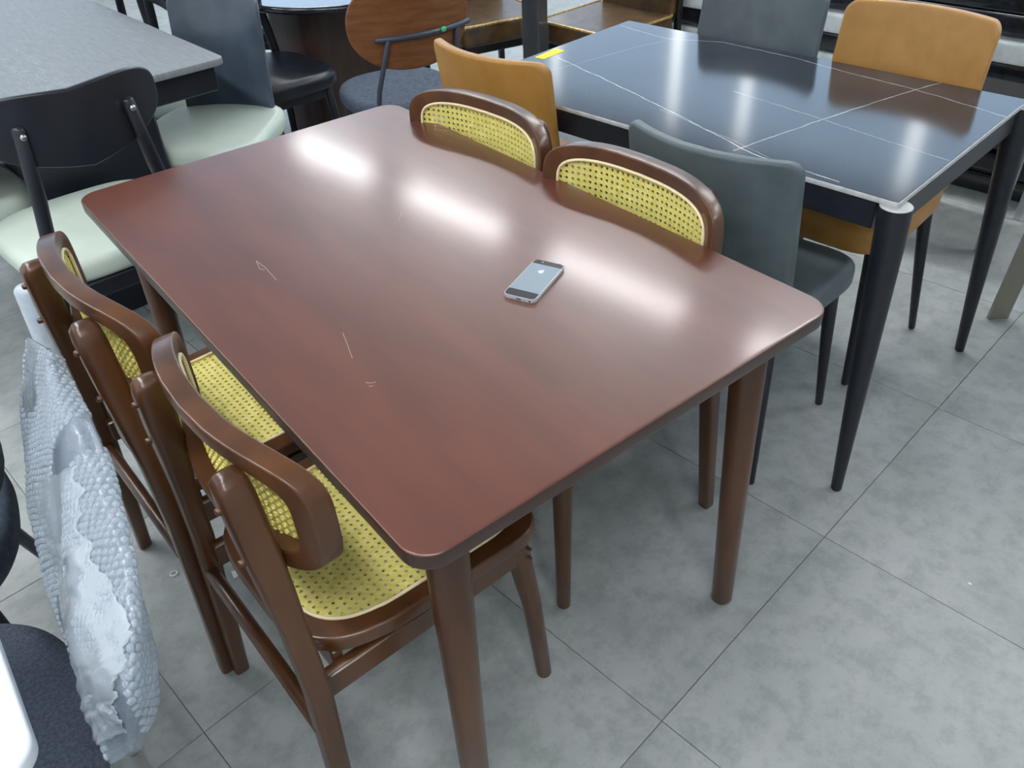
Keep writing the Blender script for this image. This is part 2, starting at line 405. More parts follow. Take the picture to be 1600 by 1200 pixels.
# daylit shop windows: frosted panes with narrow clear slits between them
def window(name, label, axis, pos, cuts, z0, z1, slit=.11):
    """axis 'x': pane lies in the plane lx = pos (room axes) and runs along ly; axis 'y' the other way round"""
    def bx(a0, a1, c0, c1, d0, d1, b=0.0):
        return boxv(pos+d0, pos+d1, a0, a1, c0, c1, b) if axis == 'x' else boxv(a0, a1, pos+d0, pos+d1, c0, c1, b)
    lo, hi = cuts[0], cuts[-1]; fw = .035
    fr = join(bx(lo-fw, hi+fw, z0-fw, z0, -.05, -.002), bx(lo-fw, hi+fw, z1, z1+fw, -.05, -.002), bx(lo-fw, lo, z0, z1, -.05, -.002), bx(hi, hi+fw, z0, z1, -.05, -.002))
    o = structure(name, fr, 'white_metal', (cx, cy, 0), ANG, label)
    def child(nm, vf, mat): obj(nm, vf[0], vf[1], mat, o, smooth=False)
    child('sill', bx(lo-.06, hi+.06, z0-.07, z0-.036, -.14, -.002), 'white_metal')
    for i, (a, b) in enumerate(zip(cuts, cuts[1:])):
        s0 = a+(slit/2 if i else 0); s1 = b-(slit/2 if i < len(cuts)-2 else 0)
        child('frosted_pane', bx(s0, s1, z0, z1, -.022, -.010), 'frost')
        if i < len(cuts)-2: child('clear_pane', bx(b-slit/2, b+slit/2, z0, z1, -.024, -.012), 'slit')
def room_xy(x, y): return rotz(x-cx, y-cy, -ANG)
ys = [room_xy(5.2, q)[1] for q in (-1.6, .2, 1.4, 2.8, 3.5, 4.9, 6.0)]
window('window_1', 'long shop window of frosted panes with clear slits in the right wall', 'x', HW, ys, .9, 2.75)
xs = [room_xy(q, 6.2)[0] for q in (-1.2, .6, 2.2, 4.3)]
window('window_2', 'long shop window of frosted panes with clear slits in the back wall', 'y', HD, xs, 1.0, 2.94)

# ---------------------------------------------------------------- brown dining table
H = 0.78; W2, L2 = 0.425, 0.70
tb = thing('dining_table', 'glossy reddish-brown wooden dining table with rounded corners and a phone on top', 'table')
v, f = slab(rrect(-W2, W2, -L2, L2, 0.045, 10), H-0.030, H, 0.0035, bev0=0.006, K=1); tt = obj('table_top', v, f, 'table_wood', tb); tt.data.materials.append(M['table_edge_shade'])
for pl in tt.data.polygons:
    if pl.normal.z < .35: pl.material_index = 1  # sides and underside take the brown with shade painted in
for (fx, fy), (tx, ty) in (((-.372, -.672), (-.335, -.612)), ((.336, -.645), (.335, -.606)), ((-.36, .655), (-.335, .61)), ((.35, .655), (.335, .61))):
    v, f = tube([(fx, fy, 0.012), (fx+(tx-fx)*.5, fy+(ty-fy)*.5, .38), (tx, ty, H-.029)], [.0225, .028, .034], 24); obj('leg', v, f, 'chair_wood', tb)
for s in (-1, 1):
    v, f = boxv(s*.30-.011, s*.30+.011, -.575, .575, H-.085, H-.029, .002); obj('apron', v, f, 'chair_wood', tb)
    v, f = boxv(-.30, .30, s*.575-.011, s*.575+.011, H-.085, H-.029, .002); obj('apron', v, f, 'chair_wood', tb)
for pts in ([(-.246, .134), (-.250, .118), (-.254, .100), (-.249, .090)], [(-.246, .134), (-.244, .10), (-.247, .062), (-.249, .039)],
            [(-.243, -.198), (-.255, -.235), (-.268, -.273)], [(-.285, -.343), (-.279, -.350), (-.272, -.352), (-.281, -.358), (-.286, -.354)], [(.08, .117), (.066, .10), (.05, .085)]):
    V, F = [], []
    for k, (x, y) in enumerate(pts):
        V += [(x-.0005, y-.0003, H+.0002), (x+.0005, y+.0003, H+.0002)]
        if k: F.append((2*k-2, 2*k-1, 2*k+1, 2*k))
    obj('scratch', V, F, 'scratch', tb, smooth=False)

# ---------------------------------------------------------------- phone
px, py = 0.1003, -0.2955
d = Vector((.1557-.046, -.2715+.320)); pa = math.atan2(d.y, d.x)
ph = thing('phone', 'silver smartphone with black end bands lying face down on the brown table', 'phone', (px, py, H), pa)
PL, PW, PT = .0660, .0312, .0082
v, f = slab(rrect(-PL, PL, -PW, PW, .009, 6), 0.0, PT, .0012, K=1, steps=2); obj('body', v, f, 'phone_edge', ph)
v, f = slab(rrect(-PL*.66, PL*.76, -PW+.0013, PW-.0013, .0008, 2), PT-.0002, PT+.0003, .0001, K=1, steps=1); obj('back_plate', v, f, 'phone_alu', ph)
def band(x0, x1, left):
    full = rrect(-PL+.0013, PL-.0013, -PW+.0013, PW-.0013, .008, 6)
    P = [p for p in full if (p[0] < x1 if left else p[0] > x0)]
    e = x1 if left else x0
    P = P+([(e, -PW+.0013), (e, PW-.0013)] if left else [])
    if not left: P = [p for p in full if p[0] > x0 and p[1] >= 0]+[(x0, PW-.0013), (x0, -PW+.0013)]+[p for p in full if p[0] > x0 and p[1] < 0]
    return slab(P, PT-.0002, PT+.0003, .0001, K=1, steps=1)
v, f = band(PL*.77, PL, False); tp = obj('glass_band', v, f, 'phone_glass', ph)
v, f = band(-PL, -PL*.67, True); obj('glass_band', v, f, 'phone_glass', ph)
def disc(x, y, r, z0, z1, n=16): return loft([[Vector((x+r*math.cos(6.28319*k/n), y+r*math.sin(6.28319*k/n), z)) for k in range(n)] for z in (z0, z1)])
v, f = disc(PL*.885, .021, .0033, PT+.0002, PT+.0008); obj('camera_lens', v, f, 'rubber', ph)
v, f = disc(PL*.885, .012, .0017, PT+.0002, PT+.0007); obj('flash', v, f, 'phone_logo', ph)
# emblem: a bitten apple with a leaf
ap = []
bite = (0.0, -.0072)
for k in range(48):
    t = 6.28319*k/48; r = .0056*(1+.08*math.cos(2*t)); x, y = r*math.cos(t)*1.02, r*math.sin(t)
    if x > 0: x -= .0012*math.exp(-(y/.0016)**2)
    else: x += .0008*math.exp(-(y/.0014)**2)
    dd = math.hypot(x-bite[0], y-bite[1])
    if dd < .0031: y = bite[1]+math.sqrt(max(0, .0031**2-(x-bite[0])**2))
    ap.append((x, y))
em = slab([(x+PL*.40, y) for x, y in ap], PT+.0002, PT+.00045, .00005, K=2, steps=1)
lf = slab([(PL*.40+.0078+.0022*math.cos(6.28319*k/12)*1.0-.0008*math.sin(6.28319*k/12), -.0008+.0011*math.sin(6.28319*k/12)-.001*math.cos(6.28319*k/12)) for k in range(12)], PT+.0002, PT+.00045, .00005, K=2, steps=1)
v, f = join(em, lf); obj('emblem', v, f, 'phone_logo', ph)
for bx in (.028, .040):
    v, f = disc(0, 0, .0022, 0, .0008, 12); o = obj('button', v, f, 'phone_edge', ph); o.location = (bx, -PW-.0006, .004); o.rotation_euler = (math.pi/2, 0, 0); o.location.y = -PW+.0002
v, f = boxv(-PL-.0003, -PL+.0005, -.0045, .0045, .0026, .0048); obj('charging_port', v, f, 'rubber', ph, smooth=False)
v, f = disc(0, 0, .0019, 0, .0006, 12); o = obj('headphone_jack', v, f, 'rubber', ph); o.location = (-PL+.0003, -.0215, .0038); o.rotation_euler = (0, -math.pi/2, 0)

# ---------------------------------------------------------------- cane dining chairs
def seat_n(c): return 7.0 if c > .25 else (3.8 if c < -.25 else 5.4+6.4*c)
def seat_outline(off, N=144):
    a, b = .232-off, .229-off; P = []
    for i in range(N):
        t = 2*math.pi*i/N; c, s_ = math.cos(t), math.sin(t); e = 2/seat_n(c)
        x, y = a*math.copysign(abs(c)**e, c), b*math.copysign(abs(s_)**e, s_)
        P.append((x, y*(0.945+0.055*(x/.229))))
    return P
def seat_inside(x, y, off):
    a = .229-off; b = (.229-off)*(0.945+0.055*(x/.229)); q = 7.0 if x > 0 else 3.8; return abs(x/a)**q+abs(y/b)**q < 1
BW, BH, BZ = .237, .105, .767
def panel_map(y, z, t): return Vector((-.203+.058*(abs(y)/.24)**2.2+t, y, BZ+z))
def cane_chair(label, loc, rot):
    r = thing('dining_chair', label, 'chair', loc, rot, 'brown cane dining chairs around the brown table')
    sz = .48
    v, f = ring_frame(seat_outline(0), seat_outline(.036), sz-.034, sz, .008); obj('seat_frame', v, f, 'chair_wood', r)
    v, f = cane_sheet(lambda x, y: seat_inside(x, y, .031), -.207, .207, -.207, .207, .0138, lambda x, y, t: Vector((x, y, sz-.004+t))); obj('seat_cane', v, f, 'cane', r, smooth=False)
    v, f = slab(seat_outline(.030), sz-.0105, sz-.0085, .0005, K=2, steps=1); obj('seat_liner', v, f, 'liner', r)
    v, f = closed_tube([(x, y, sz-.0005) for x, y in seat_outline(.0375)], .0032); obj('seat_piping', v, f, 'piping', r)
    out = superell(BW, BH, 4.3); inn = superell(BW-.033, BH-.029, 4.3)
    v, f = ring_frame(out, inn, -.034, 0, .0032, panel_map); bk = obj('backrest', v, f, 'chair_wood', r)
    fi = lambda y, z: abs(y/(BW-.028))**4.3+abs(z/(BH-.024))**4.3 < 1
    v, f = cane_sheet(fi, -.207, .207, -.0828, .0828, .0138, lambda y, z, t: panel_map(y, z, t-.004), hole=.275); obj('backrest_cane', v, f, 'cane', bk, smooth=False)
    v, f = closed_tube([panel_map(y, z, .0005) for y, z in superell(BW-.034, BH-.030, 4.3)], .0032); obj('backrest_piping', v, f, 'piping', bk)
    for s in (-1, 1):
        # rear post: tapered leg that widens into a block behind the panel, domed top
        st = [(-.262, .235, 0.0, .012, .012), (-.2618, .2345, .006, .0155, .0155), (-.246, .222, .25, .0175, .0185), (-.236, .211, .44, .019, .0205), (-.236, .196, .58, .0185, .020), (-.236, .176, .655, .022, .0225), (-.237, .158, .74, .0245, .0235), (-.238, .142, .812, .0245, .0225), (-.238, .138, .832, .0225, .020), (-.237, .1365, .842, .016, .014), (-.237, .136, .846, .006, .006)]
        rings = []
        for x, y, z, a, b in st: rings.append([Vector((x+p, s*(y)+q, z)) for p, q in superell(a, b, 4.5, 28)])
        v, f = loft(rings); post = obj('rear_leg', v, f, 'rear_wood', r)
        for zz, yy in ((.80, .145), (.715, .164)):
            bx = -.238-.0245
            v, f = tube([(bx+.004, s*yy, zz), (bx-.004, s*yy, zz)], [.006, .0055], 10); obj('bolt_cap', v, f, 'bolt', post)
        v, f = tube([(.218, s*.212, .008), (.205, s*.196, .24), (.188, s*.178, .40), (.184, s*.174, .447)], [.0155, .019, .0235, .024], 18); lg = obj('front_leg', v, f, 'chair_wood', r)
        for q, zz in enumerate((.41, .385)):
            v, f = tube([(.196, s*.193, zz), (.199, s*.207, zz)], .0035, 8); obj('screw', v, f, 'bolt', lg)
        v, f = boxv(-.232, .19, s*.185-.011, s*.185+.011, .372, .425, .003); o = obj('side_rail', v, f, 'chair_wood', r)
    v, f = boxv(.176, .198, -.176, .176, .375, .446, .003); obj('front_rail', v, f, 'chair_wood', r)
    v, f = tube([(-.247, -.212, .345), (-.247, .212, .345)], .0135, 12); obj('stretcher', v, f, 'rear_wood', r)
    v, f = boxv(-.19, -.17, -.176, .176, .385, .446, .003); obj('back_rail', v, f, 'chair_wood', r)
    return r
ch = cane_chair('nearest brown cane chair, cane seat half under the near corner of the brown table', (-.316, -.320, 0), math.radians(1.5))
dup(ch, 'brown cane chair on the left of the brown table, farther from the camera', (-.352, .172, 0), math.radians(2))
dup(ch, 'brown cane chair with its backrest against the slate grey chair back', (.264, -.205, 0), R180+math.radians(2))
dup(ch, 'brown cane chair with its backrest in front of the tan chair back', (.258, .292, 0), R180+math.radians(6))

# ---------------------------------------------------------------- black stone table
A7 = math.radians(7)
bt = thing('dining_table', 'black stone-topped dining table with white veins and slim tapered black legs', 'table', (.846, -.565, 0), A7)
BWd, BLn = .76, 1.278
v, f = slab(rrect(0, BWd, 0, BLn, .006, 3), H-.012, H-.0008, .0008, K=1, steps=1); obj('stone_edge', v, f, 'stone_edge', bt)
v, f = slab(rrect(.002, BWd-.002, .002, BLn-.002, .006, 3), H-.0016, H, .0008, K=1, steps=1); obj('table_top', v, f, 'stone', bt)
legs = []
for i, (lx, ly) in enumerate(((.012, .008), (BWd-.012, .008), (BWd-.012, BLn-.008), (.012, BLn-.008))):
    sx = -1 if lx < .3 else 1; sy = -1 if ly < .5 else 1
    fx, fy = lx+sx*.034, ly+sy*.052
    v, f = loft([[Vector((lx+(fx-lx)*t+r*math.cos(6.28319*k/24), ly+(fy-ly)*t+r*math.sin(6.28319*k/24), z)) for k in range(24)] for t, r, z in ((1, .011, 0), (1, .0135, .004), (.45, .026, .43), (.12, .033, .68), (0, .0345, .760), (0, .0345, .7665))])
    lg = obj('leg', v, f, 'black_metal', bt)
    v, f = disc(lx, ly, .033, .7665, .7678, 24); obj('leg_cap', v, f, 'stone_edge', lg)
for s, (x0, x1, y0, y1) in enumerate(((.045, BWd-.045, .004, .026), (.045, BWd-.045, BLn-.026, BLn-.004), (.004, .026, .045, BLn-.045), (BWd-.026, BWd-.004, .045, BLn-.045))):
    v, f = boxv(x0, x1, y0, y1, H-.075, H-.0125, .002); obj('apron', v, f, 'black_metal', bt)
st = obj('sticker', *slab(rrect(-.052, .052, -.018, .018, .004, 3), 0, .0006, .0002, K=1, steps=1), 'yellow')
x, y = rotz(.318, 1.2435, A7); st.location = (.846+x, -.565+y, H+.0002); st.rotation_euler = (0, 0, A7+math.radians(3))
tag(st, 'small blank yellow price sticker on the far edge of the black stone table', 'sticker')

# ---------------------------------------------------------------- upholstered shell chairs
def shell_chair(label, loc, rot, mat, group):
    r = thing('upholstered_chair', label, 'chair', loc, rot, group)
    P = [(x, y*(0.96+.04*x/.225)) for x, y in superell(.225, .235, 5, 72)]
    v, f = slab(P, .415, .492, .03, lambda a, b, t: Vector((a, b, t-.014*max(0, a/.225)**3*1.0+.006*(b/.235)**2)), bev0=.02); obj('seat', v, f, mat, r)
    # back shell: v=0 bottom .. 1 top, curved round the sitter
    def mp(b, c, t):
        k = (c+.22)/.44   # 0 bottom, 1 top
        x = -.188-.088*k**1.15+.06*(b/.215)**2*(.5+.5*k); return Vector((x-.03*0+t, b*(1.0-.02*k), .455+.428*k))
    out = []
    for x, y in rrect(-.214, .214, -.22, .22, .032, 8): out.append((x, y))
    # densify straight sides
    dn = []
    for a, b in zip(out, out[1:]+out[:1]):
        L = math.hypot(b[0]-a[0], b[1]-a[1]); k = max(1, int(L/.03))
        for i in range(k): dn.append((a[0]+(b[0]-a[0])*i/k, a[1]+(b[1]-a[1])*i/k))
    v, f = slab(dn, -.030, 0, .009, mp, K=9); obj('backrest', v, f, mat, r)
    for fx, fy, tx, ty in ((-.222, .222, -.165, .175), (-.222, -.222, -.165, -.175), (.19, .205, .16, .175), (.19, -.205, .16, -.175)):
        v, f = tube([(fx, fy, .006), (tx, ty, .418)], [.0105, .020], 16); obj('leg', v, f, 'black_metal', r)
    v, f = boxv(-.17, .17, -.18, .18, .398, .418, .004); obj('seat_base', v, f, 'black_metal', r)
    return r
GC = 'upholstered chairs around the black stone table'
g1 = shell_chair('slate grey upholstered chair at the near side of the black table, behind a cane backrest', (.868, -.205, 0), math.radians(8), 'grey_leather', GC)
def recol(r, mat):
    for c in r.children:
        if c.name.split('.')[0] in ('seat', 'backrest'):
            c.data = c.data.copy(); c.data.materials.clear(); c.data.materials.append(M[mat])
    return r
t1 = recol(dup(g1, 'tan leather chair at the near side of the black table, by the yellow sticker', (.872, .565, 0), math.radians(8)), 'tan'); t1.scale = (1, 1, 1.03)
t2 = recol(dup(g1, 'tan leather chair at the far side of the black table, back facing the camera side', (1.385, -.155, 0), R180+math.radians(6)), 'tan'); t2.scale = (1, 1, 1.06)
g2 = dup(g1, 'slate grey upholstered chair at the far side of the black table', (1.365, .335, 0), R180+math.radians(7)); g2.scale = (1, 1, 1.06)

# ---------------------------------------------------------------- grey wood table, left
gt = thing('dining_table', 'light grey ash-veneer dining table on a black base, upper left', 'table', (.262, 1.455, 0), math.radians(3.5))
v, f = slab(rrect(-1.0, 0, 0, 2.0, .03, 6), H-.022, H, .004, K=1, steps=2); obj('table_top', v, f, 'grey_wood', gt)
v, f = boxv(-.97, -.03, .03, 1.97, H-.105, H-.023, .004); obj('apron', v, f, 'black_wood', gt)
v, f = boxv(-.66, -.24, .10, .62, .0, H-.075, .008); obj('pedestal', v, f, 'black_wood', gt)
v, f = boxv(-.66, -.24, 1.40, 1.92, .0, H-.075, .008); obj('pedestal', v, f, 'black_wood', gt)

# ---------------------------------------------------------------- black chairs with mint seats
def bow_chair(label, loc, rot, seat_mat, group, back_mat='black_wood', sleeve=False):
    r = thing('bow_back_chair', label, 'chair', loc, rot, group)
    P = [(x, y*(.94+.06*x/.23)) for x, y in superell(.25, .26, 3.8, 72)]
    v, f = slab(P, .432, .50, .028, lambda a, b, t: Vector((a, b, t+.008*(1-(a/.25)**2-(b/.26)**2)*(1 if t > .47 else 0))), bev0=.022); obj('seat', v, f, seat_mat, r)
    def mp(y, z, t): return Vector((-.270+.105*(y/.25)**2+t-.03*z, y, .865+z-.018*(1-abs(y)/.27)**2))
    out = []
    for x, y in superell(.236, .097, 3.0, 84): out.append((x, y*(1.0-.15*abs(x)/.265)+.012*(abs(x)/.265)**2))
    v, f = slab(out, -.02, 0, .006, mp, K=8); obj('backrest', v, f, back_mat, r)
    for s in (-1, 1):
        v, f = tube([(-.30, s*.215, .006), (-.255, s*.195, .42), (-.258, s*.15, .70), (-.262, s*.132, .875)], [.014, .0185, .0185, .0165], 16); p = obj('rear_leg', v, f, 'black_wood', r)
        v, f = tube([(-.284, s*.132, .862), (-.290, s*.132, .862)], .008, 12); obj('bolt_cap', v, f, 'chrome', p)
        v, f = tube([(.22, s*.21, .006), (.18, s*.18, .435)], [.013, .018], 14); obj('front_leg', v, f, 'black_wood', r)
        v, f = boxv(-.24, .18, s*.17-.01, s*.17+.01, .385, .434, .003); obj('side_rail', v, f, 'black_wood', r)
    v, f = boxv(-.25, -.23, -.17, .17, .385, .434, .003); obj('back_rail', v, f, 'black_wood', r)
    v, f = boxv(.17, .19, -.17, .17, .385, .434, .003); obj('front_rail', v, f, 'black_wood', r)
    if sleeve:
        v, f = tube([(-.152, .278, .010), (-.154, .250, .436)], [.028, .034], 16); obj('foam_sleeve', v, f, 'foam', r)
    return r
GB = 'black bow-back chairs around the grey and round tables'
b1 = bow_chair('black bow-back chair with pale mint seat in front of the grey table', (-.335, 1.215, 0), math.radians(93), 'mint', GB, sleeve=True)
b2 = dup(g1, 'mint-seated chair with a dark film-wrapped back at the right corner of the grey table', (.235, 1.70, 0), math.radians(222))
b2['group'] = GB
for c in b2.children:
    if c.name.split('.')[0] == 'seat': c.data = [q for q in b1.children if q.name.split('.')[0] == 'seat'][0].data
    if c.name.split('.')[0] == 'backrest': c.data = c.data.copy(); c.data.materials.clear(); c.data.materials.append(M['shell_dark']); c.scale = (1, .82, 1)
b3 = dup(b1, 'mint-seated black chair far along the right edge of the grey table', (.12, 2.32, 0), math.radians(184), skip=('foam_sleeve',))
b5 = recol(dup(b1, 'all-black bow-back chair at the far right end of the grey table', (.17, 2.95, 0), math.radians(182), skip=('foam_sleeve',)), 'black_wood')
b4 = dup(b1, 'mint-seated black chair tucked at the left side of the grey table, cut by the frame', (-.66, 1.77, 0), math.radians(8), skip=('foam_sleeve',))

# ---------------------------------------------------------------- round table with dark pedestal and its chairs
rt = thing('round_table', 'dark round table on a brown pedestal, behind the brown dining table', 'table', (1.20, 2.45, 0), math.radians(6))
v, f = slab(superell(.46, .46, 2, 72), .675, .705, .012, K=2); obj('table_top', v, f, 'gloss_black', rt)
v, f = loft([[Vector((x, y, z)) for x, y in superell(a, b, 6, 40)] for a, b, z in ((.29, .20, 0), (.29, .20, .02), (.29, .20, .35), (.29, .20, .674))]); obj('pedestal', v, f, 'dark_brown', rt)
k1 = recol(dup(b1, 'all-black bow-back chair left of the brown pedestal', (.66, 2.14, 0), math.radians(-88), skip=('foam_sleeve',)), 'black_wood')
k2 = recol(dup(b1, 'all-black bow-back chair at the far left of the round table', (1.02, 3.0, 0), math.radians(-50), skip=('foam_sleeve',)), 'black_wood')
wc = thing('walnut_chair', 'chair with oval walnut backrest, dark tube frame and navy seat, behind the brown table', 'chair', (.965, 1.575, 0), math.radians(80))
v, f = slab(superell(.235, .225, 2.6, 72), .43, .495, .026, lambda a, b, t: Vector((a, b, t))); obj('seat', v, f, 'navy', wc)
def wmp(y, z, t): return Vector((-.245+.07*(y/.24)**2+t-.10*z, y, .785+z))
v, f = slab(superell(.235, .165, 2.3, 72), -.012, 0, .004, wmp, K=8); obj('backrest', v, f, 'walnut', wc)
v, f = tube([wmp(y, -.045, -.022) for y in (-.23, -.16, -.08, 0, .08, .15)], .010, 10); bar = obj('crossbar', v, f, 'rod', wc)
v, f = tube([wmp(-.10, -.040, -.033), wmp(-.10, -.040, -.0345)], .010, 12); obj('round_sticker', v, f, 'green', bar)
for s in (-1, 1):
    p = wmp(s*.14-.03, -.05, -.022)
    v, f = tube([(-.24, s*.20, .006), (-.20, s*.175, .42), (-.215, s*.155, .56), p], [.009, .0095, .0095, .0095], 10); obj('rear_leg', v, f, 'rod', wc)
    v, f = tube([(.20, s*.20, .006), (.16, s*.17, .432)], [.009, .0095], 10); obj('front_leg', v, f, 'rod', wc)
v, f = boxv(-.17, .17, -.17, .17, .412, .431, .004); obj('seat_base', v, f, 'rod', wc)

# ---------------------------------------------------------------- film-wrapped bronze chairs and the dark wrapped table
def bronze_chair(label, loc, rot):
    r = thing('leather_chair', label, 'chair', loc, rot, 'bronze leather chairs under clear film')
    v, f = slab(rrect(-.23, .23, -.23, .23, .03, 5), .40, .50, .022, K=3); obj('seat', v, f, 'bronze', r)
    v, f = closed_tube([(x, y, .497) for x, y in rrect(-.228, .228, -.228, .228, .03, 5)], .007, 8); obj('piping', v, f, 'gold_pipe', r)
    v, f = slab(rrect(-.22, .22, -.25, .25, .03, 5), -.03, .02, .015, lambda a, b, t: Vector((-.235+t-.06*(b+.25), a, .73+b)), K=4); obj('backrest', v, f, 'bronze', r)
    for sx in (-1, 1):
        for sy in (-1, 1):
            z1 = .90 if sx < 0 else .40
            v, f = boxv(sx*.20-.016-(.062 if sx < 0 else 0), sx*.20+.016-(.062 if sx < 0 else 0), sy*.225-.014, sy*.225+.014, .0, z1, .004); obj('leg', v, f, 'rubber', r)
    v, f = boxv(-.20, .20, -.20, .20, .36, .40, .004); obj('seat_base', v, f, 'rubber', r)
    return r
z1c = bronze_chair('bronze leather chair left of the dark wrapped table leg', (1.87, 2.20, 0), math.radians(-100))
dup(z1c, 'bronze leather chair with gold-piped seat right of the dark wrapped table leg', (2.185, 1.66, 0), math.radians(185))
wt = thing('wrapped_post', 'thick black post wrapped in clear film between the two bronze chairs', 'post', (1.855, 1.79, 0), math.radians(20))
v, f = boxv(-.045, .045, -.045, .045, 0, .95, .006); obj('post_body', v, f, 'gloss_black', wt)
v, f = loft([[Vector((x*(1+.10*noise.noise(Vector((x*30, y*30, z*9)))), y*(1+.10*noise.noise(Vector((y*30, x*30, z*9+5)))), z)) for x, y in superell(.052, .052, 6, 40)] for z in [.02+.03*q for q in range(31)]], cap=False); obj('film_wrap', v, f, 'clear', wt)

# ---------------------------------------------------------------- stack of film wrapped panels, upper right
for k in range(9):
    ml = 'film_white' if k in (4, 6) else 'gloss_black'
    dx = random.uniform(-.02, .02)-(.02 if k in (4, 6) else 0); t0 = k*.086
    o = obj('flat_pack_bundle', *slab(rrect(-.02+dx, .62+dx, -.95, 1.12, .03, 5), 0, .082, .024, K=2), ml)
    o.location = (2.69, .50, t0); o.rotation_euler = (0, 0, A7)
    nth = ['bottom', 'second from the floor', 'third from the floor', 'fourth from the floor', 'fifth from the floor', 'sixth from the floor', 'third from the top', 'second from the top', 'topmost'][k]
    tag(o, '%s film-wrapped bundle behind the black table, %s in its stack' % ('white' if ml == 'film_white' else 'glossy black', nth), 'bundle', 'film-wrapped bundles in a stack')

# ---------------------------------------------------------------- steel table and chrome chair, right edge
sl = thing('steel_table', 'table with broad brushed-steel legs at the right frame edge', 'table', (1.885, -.505, 0), math.radians(-35))
def plate(x, y): return loft([[Vector((x+a+s*.01, y+b, z)) for a, b in ((-.033, -.006), (.033, -.006), (.033, .006), (-.033, .006))] for s, z in ((0, 0), (4, .77))])
for x, y in ((0, 0), (.75, 0), (0, -.5), (.75, -.5)):
    v, f = plate(x, y); obj('leg', v, f, 'steel', sl, smooth=False)
v, f = slab(rrect(-.05, .90, -.55, .03, .02, 4), .77, .80, .004, K=1); obj('table_top', v, f, 'steel', sl)
cc = thing('chrome_stool', 'black stool on thin square chrome legs behind the right black table leg', 'stool', (2.36, -.02, 0), math.radians(6))
for x, y in ((-.13, -.215), (-.128, -.25), (.22, -.23), (-.13, .2), (.22, .2)):
    v, f = boxv(x-.011, x+.011, y-.011, y+.011, .0, .43, .002); obj('leg', v, f, 'chrome', cc)
v, f = slab(rrect(-.16, .25, -.27, .23, .04, 4), .43, .49, .02, K=2); obj('seat', v, f, 'rubber', cc)

# ---------------------------------------------------------------- bubble-wrapped felt chair, lower left
fc = thing('felt_chair', 'charcoal felt chair with its back in bubble wrap, lower left beside the cane chairs', 'chair', (-1.03, -.33, 0), R180)
v, f = slab(superell(.225, .245, 2.4, 80), .435, .49, .022, lambda a, b, t: Vector((a+.0, b, t))); obj('seat', v, f, 'felt', fc)
for sx, sy in ((1, 1), (1, -1), (-1, 1), (-1, -1)):
    v, f = tube([(sx*.20-.0, sy*.20, .006), (sx*.14, sy*.15, .43)], [.011, .012], 12); obj('leg', v, f, 'chrome', fc)
T = [(-.640, .055, .79), (-.662, -.25, .85), (-.688, -.48, .865), (-.715, -.625, .855), (-.742, -.660, .79), (-.780, -.625, .67)]
B = [(-.655, .25, .73), (-.722, .094, .63), (-.772, -.107, .55), (-.79, -.272, .52), (-.797, -.417, .52), (-.808, -.535, .56)]
th = [.010, .026, .032, .032, .028, .010]
n = 14
Tc, Bc = catmull(T, n), catmull(B, n); tc_ = [v_.x for v_ in catmull([(q, 0, 0) for q in th], n)]
K = 56; rings = []; nrm = []
base_loc = Vector((-1.03, -.33, 0))
def toloc(p): q = p-base_loc; return Vector((-q.x, -q.y, q.z))
for i in range(len(Tc)):
    c = (Tc[i]+Bc[i])/2; a = (Tc[i]-Bc[i])/2; along = (Tc[min(i+1, len(Tc)-1)]-Tc[max(i-1, 0)]).normalized()
    nn = a.cross(along).normalized()
    ring = []
    for k in range(K):
        t = 2*math.pi*k/K; p = c+a*math.cos(t)*1.0+nn*math.copysign(abs(math.sin(t))**.8, math.sin(t))*tc_[i]
        q = noise.noise_vector(p*8)*.010+noise.noise_vector(p*34)*.0035+nn*.005*math.sin(4*t+5*i/len(Tc))
        ring.append(toloc(p+q))
    rings.append(ring)
v, f = loft(rings); wrap = obj('bubble_wrap', v, f, 'film', fc, angle=60)
core = [[toloc((Tc[i]+Bc[i])/2+(Tc[i]-Bc[i])*.42*math.cos(2*math.pi*k/20)+((Tc[i]-Bc[i]).cross((Tc[min(i+1, len(Tc)-1)]-Tc[max(i-1, 0)]))).normalized()*tc_[i]*.55*math.sin(2*math.pi*k/20)) for k in range(20)] for i in range(6, len(Tc)-6)]
v, f = loft(core); obj('backrest', v, f, 'felt', fc)
